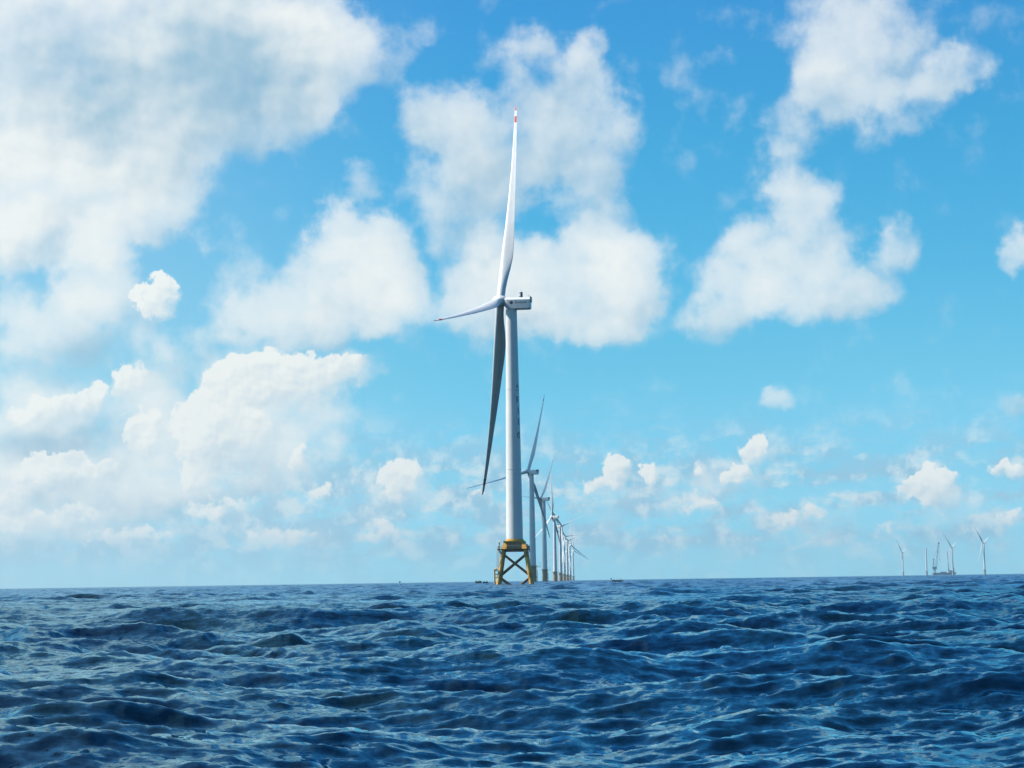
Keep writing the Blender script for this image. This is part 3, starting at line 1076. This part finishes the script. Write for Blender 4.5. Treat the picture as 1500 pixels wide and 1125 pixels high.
for x, y in ((-L2 + 6, -B2 + 4), (-L2 + 6, B2 - 4), (L2 - 7, -B2 + 4), (L2 - 7, B2 - 4)):
    lg = MB()
    lg.tube((x, y, -8), (x, y, 26 if x > 0 else 20), 1.5, n=12)
    lg.build('jack_leg', CRANEB, ship)
sup = MB().box((L2 - 17, 2, 11.5), (20, 20, 5)).build('deckhouse', DECKW, ship, bevel=.2)
MB().box((L2 - 17, -8.05, 12.1), (17, .2, 1.1)).build('window_band', NAVY, sup)
brg = MB().box((L2 - 16, 2, 15.7), (13, 16, 3.4)).build('bridge', DECKW, ship, bevel=.2)
MB().box((L2 - 16, -6.05, 16.1), (11, .2, 1.2)).build('window_band', NAVY, brg)
MB().box((-2, 4, 10.7), (24, 12, 3.4)).build('cargo', DECKW, ship, bevel=.2)
cp = MB()
xc = -L2 + 17 - 9
cp.lathe([(8.9, 3.2), (19, 3.0), (20, 4.6), (22, 4.6)], 20)
ped = cp.build('crane_pedestal', DECKW, ship)
ped.location = (xc, 0, 0)
ch_ = MB()
ch_.box((xc, 0, 26.5), (13, 9, 9)).box((xc - 7, 0, 27), (5, 8, 5))
ch_.build('crane_house', CRANEB, ship, bevel=.3)


def lattice(b, p0, p1, w0, w1, bays, r):
    p0, p1 = Vector(p0), Vector(p1)
    d = (p1 - p0).normalized()
    u = d.cross(Vector((0, 1, 0))).normalized()
    v = Vector((0, 1, 0))
    sec = []
    for i in range(bays + 1):
        t = i / bays
        w = w0 + (w1 - w0) * t
        c = p0.lerp(p1, t)
        sec.append([c + u * a * w + v * q * w for a, q in ((-1, -1), (1, -1), (1, 1), (-1, 1))])
    for s0_, s1_ in zip(sec, sec[1:]):
        for k in range(4):
            b.tube(s0_[k], s1_[k], r, n=4)
            b.tube(s0_[k], s1_[(k + 1) % 4], r * .7, n=4)
            b.tube(s0_[k], s0_[(k + 1) % 4], r * .7, n=4)
    return b


bo = MB()
lattice(bo, (xc + 4, 0, 27), (xc + 17, 0, 118), 3.0, 1.6, 16, .38)
boom = bo.build('crane_boom', DECKW, ship)
bh = MB()
bh.box((xc + 17.2, 0, 119), (5, 4, 6)).box((xc + 12.6, 0, 87), (4.4, 3.6, 5)).tube((xc + 19.4, 0, 117), (xc + 19.4, 0, 60), .2, n=5).box((xc + 19.4, 0, 58), (2, 2, 4))
bh.build('boom_head', CRANEB, boom)
af = MB()
lattice(af, (xc - 5, 0, 30), (xc - 3.5, 0, 58), 2.4, 1.2, 6, .34)
af.box((xc - 3.5, 0, 59), (5, 4, 3.6)).tube((xc - 3.5, 1, 60), (xc + 16, 1, 117), .18, n=4).tube((xc - 3.5, -1, 60), (xc + 16, -1, 117), .18, n=4)
af.build('crane_mast', CRANEB, ship)
c2 = MB()
xs_ = L2 - 26
c2.tube((xs_, -6, 8.9), (xs_, -6, 17), 1.4, n=10).box((xs_, -6, 18.5), (5, 4, 3.6))
lattice(c2, (xs_, -6, 20), (xs_ - 2.5, -6, 88), 1.4, .8, 14, .30)
c2.tube((xs_ + 3, -6, 20), (xs_ + 6, -6, 33), .4, n=6).tube((xs_ + 6, -6, 33), (xs_ - 2.3, -6, 86), .15, n=4)
c2.build('deck_crane', CRANEB, ship)


# ------------------------------------------------------------------ small boats with people, marker buoys
def person_mesh(pose):
    """one continuous skinned figure; seated or standing; origin under the feet"""
    sit = pose == 'sit'
    hipz = .45 if sit else .92
    V = {'pelvis': (0, 0, hipz), 'chest': (.04, 0, hipz + .34), 'neck': (.06, 0, hipz + .55), 'head': (.08, 0, hipz + .66), 'crown': (.08, 0, hipz + .80)}
    E = [('pelvis', 'chest'), ('chest', 'neck'), ('neck', 'head'), ('head', 'crown')]
    Rd = {'pelvis': .155, 'chest': .175, 'neck': .065, 'head': .095, 'crown': .075}
    for s, n in ((1, 'l'), (-1, 'r')):
        V[n + 'sh'] = (.04, .20 * s, hipz + .48)
        V[n + 'el'] = (.12, .26 * s, hipz + .22)
        V[n + 'wr'] = (.34, .16 * s, hipz + .14)
        V[n + 'hand'] = (.43, .13 * s, hipz + .13)
        E += [('chest', n + 'sh'), (n + 'sh', n + 'el'), (n + 'el', n + 'wr'), (n + 'wr', n + 'hand')]
        Rd.update({n + 'sh': .075, n + 'el': .05, n + 'wr': .035, n + 'hand': .045})
        V[n + 'hip'] = (.02, .10 * s, hipz - .04)
        V[n + 'kn'] = (.42, .14 * s, hipz) if sit else (.04, .11 * s, .48)
        V[n + 'an'] = (.40, .14 * s, .08) if sit else (0, .11 * s, .08)
        V[n + 'toe'] = (.58, .15 * s, .05) if sit else (.18, .12 * s, .05)
        E += [('pelvis', n + 'hip'), (n + 'hip', n + 'kn'), (n + 'kn', n + 'an'), (n + 'an', n + 'toe')]
        Rd.update({n + 'hip': .10, n + 'kn': .065, n + 'an': .045, n + 'toe': .04})
    names = list(V)
    me = bpy.data.meshes.new('figure')
    me.from_pydata([V[k] for k in names], [(names.index(a), names.index(b)) for a, b in E], [])
    o = bpy.data.objects.new('figure', me)
    COL.objects.link(o)
    sk = o.modifiers.new('skin', 'SKIN')
    for i, k in enumerate(names):
        me.skin_vertices[0].data[i].radius = (Rd[k], Rd[k])
    me.skin_vertices[0].data[0].use_root = True
    sb = o.modifiers.new('sub', 'SUBSURF')
    sb.levels = 1
    dg = bpy.context.evaluated_depsgraph_get()
    res = bpy.data.meshes.new_from_object(o.evaluated_get(dg))
    bpy.data.objects.remove(o)
    for p in res.polygons:
        p.use_smooth = True
    return res, hipz


FIG = {k: person_mesh(k) for k in ('sit', 'stand')}


def person(loc, rz, pose, cloth, label, group):
    res, hipz = FIG[pose]
    me = res.copy()
    me.materials.clear()
    me.materials.append(CLOTHS[cloth])
    me.materials.append(SKIN)
    for p in me.polygons:
        if p.center.z > hipz + .56 or (p.center.x > .33 and hipz + .05 < p.center.z < hipz + .2):
            p.material_index = 1
    o = bpy.data.objects.new('person', me)
    COL.objects.link(o)
    o.location = loc
    o.rotation_euler = (0, 0, rz)
    tag(o, label, 'person', group)
    h = MB()
    h.lathe([(.0, .112), (.07, .108), (.12, .07), (.14, .01)], 12)
    hh = h.build('hair', CLOTHS[0], o)
    hh.location = (.07, 0, hipz + .74)
    return o


def skiff(loc, rz, length, label, group):
    root = thing('skiff', loc, rz, label, 'boat', group)
    b = MB()
    outer, inner = [], []
    for t in [i / 10 for i in range(11)]:
        x = (t - .5) * length
        w = (.98 * min(1, (1.02 - t) * 2.4) ** .6) * (.85 + .15 * min(1, t * 4))
        sh = .44 + .35 * t ** 3
        kb = -.62 + .95 * max(0, t - .75) ** 1.4 * 2.4
        outer.append([(x, -w, sh), (x, -w * .86, -.05), (x, -w * .35, kb), (x, w * .35, kb), (x, w * .86, -.05), (x, w, sh), (x, w - .07, sh), (x, w * .78, .16), (x, w * .3, max(kb + .12, .02)), (x, -w * .3, max(kb + .12, .02)), (x, -w * .78, .16), (x, -w + .07, sh)])
    b.loft(outer)
    b.build('hull', SKIFF, root, True, 40)
    for t in (.2, .42, .64):
        MB().box(((t - .5) * length, 0, .40), (.30, 1.55, .07)).build('thwart', CLOTHS[3], root)
    m = MB()
    m.box((-length / 2 - .2, 0, .66), (.34, .26, .36), taper=.8).tube((-length / 2 - .2, 0, .6), (-length / 2 - .2, 0, -.3), .07).tube((-length / 2, 0, .66), (-length / 2 + .5, .1, .7), .03)
    m.build('outboard_motor', STEEL, root, bevel=.04)
    return root


def crew(root, spots, labels, group):
    M = Matrix.Translation(root.location) @ root.rotation_euler.to_matrix().to_4x4()
    for (x, y, pose, cloth, rz), lab in zip(spots, labels):
        z = .06
        p = M @ Vector((x, y, z))
        person(p, root.rotation_euler.z + R(rz), pose, cloth, lab, group)


YB = 1400.0
bA = skiff(afloat(701.0, YB, .50), R(6), 3.6, 'dark skiff carrying three people, farther left of the two by the yellow jacket', 'small boats on the water')
crew(bA, [(-1.35, 0, 'sit', 0, 0), (.05, .05, 'sit', 1, 10), (.95, -.1, 'sit', 0, 160)],
     ['person in black at the stern of the dark skiff farther left', 'person in navy sitting amidships in the dark skiff farther left', 'person in black facing backwards at the bow of the skiff farther left'], 'people in the small boats')
bB = skiff(afloat(711.3, YB * .98, .50), R(-5), 2.8, 'dark skiff carrying two people, close to the left leg of the yellow jacket', 'small boats on the water')
crew(bB, [(-.85, 0, 'sit', 0, 0), (.62, 0, 'sit', 3, 170)],
     ['person in black steering the skiff beside the jacket leg', 'person in grey at the bow of the skiff beside the jacket leg'], 'people in the small boats')
bC = skiff(afloat(904.4, YB, .50), R(176), 6.6, 'long dark open boat with four people, alone on the horizon right of the row', 'small boats on the water')
crew(bC, [(-2.2, 0, 'stand', 1, 0), (-1.2, .2, 'sit', 0, 0), (.12, 0, 'sit', 3, 0), (2.0, 0, 'sit', 2, 180)],
     ['person in navy standing at the stern of the long dark boat', 'person in black sitting next to the standing helmsman', 'person in grey sitting amidships in the long dark boat', 'person in orange near the bow of the long dark boat'], 'people in the small boats')


def buoy(loc, label, lean):
    root = thing('marker_buoy', loc, 0, label, 'buoy', 'marker buoys')
    root.rotation_euler = (0, R(lean), 0)
    f = MB()
    f.lathe([(-.6, .25), (-.35, .5), (.15, .52), (.42, .32), (.45, .06)], 16)
    f.build('float', STEEL, root)
    p = MB()
    p.tube((0, 0, -.8), (0, 0, 2.1), .045, n=8)
    p.build('pole', STEEL, root)
    g = MB()
    g.loft([[(.03, -.012, 1.25), (.75, -.03, 1.5), (.70, -.02, 2.0), (.03, -.012, 2.08)], [(.03, .012, 1.25), (.75, .0, 1.5), (.70, .01, 2.0), (.03, .012, 2.08)]])
    g.build('flag', CLOTHS[0], root)
    return root


buoy(afloat(587.6, 1200, .1), 'dark marker buoy with a leaning flagged pole, alone at left on the horizon', -32)
buoy(afloat(894.2, 1400, .25), 'dark marker buoy just left of the long dark boat', 6)


# ------------------------------------------------------------------ sea air
hz = MB()
hz.box((0, 0, 128.0), (30000, 30000, 262.0))
hm, hbs = material('sea_air')
hm.node_tree.nodes.remove(hbs)
pv = hm.node_tree.nodes.new('ShaderNodeVolumePrincipled')
pv.inputs['Color'].default_value = (.60, .87, 1.0, 1)
pv.inputs['Density'].default_value = 5e-5
pv.inputs['Anisotropy'].default_value = .2
hm.node_tree.links.new(pv.outputs[0], hm.node_tree.nodes['Material Output'].inputs['Volume'])
tag(hz.build('haze', hm, None, False), kind='stuff')


# a cumulus up to the left, out of the picture: the second and third turbines of the row lie in its shade
rng = random.Random(4)
cc = Vector((75.0, 2480.0, 0)) + sd * (1500.0 / sd.z)
cl = MB()
for i in range(46):
    u_, v_ = rng.uniform(-1, 1), rng.uniform(-1, 1)
    if u_ * u_ + v_ * v_ > 1:
        continue
    k_ = math.sqrt(max(0, 1 - u_ * u_ - v_ * v_))
    rr_ = 95 + 95 * k_ * rng.uniform(.6, 1.1)
    m_ = Matrix.Translation(cc + Vector((u_ * 260, v_ * 470, rr_ * .45 + rng.uniform(0, 150) * k_)))
    bmesh.ops.create_icosphere(cl.bm, subdivisions=3, radius=rr_, matrix=m_)
cm, cb = material('cloud_vapour')
cm.node_tree.nodes.remove(cb)
vs_ = cm.node_tree.nodes.new('ShaderNodeVolumePrincipled')
vs_.inputs['Color'].default_value = (.98, .98, .98, 1)
vs_.inputs['Density'].default_value = .012
cm.node_tree.links.new(vs_.outputs[0], cm.node_tree.nodes['Material Output'].inputs['Volume'])
tag(cl.build('cloud', cm), kind='structure')
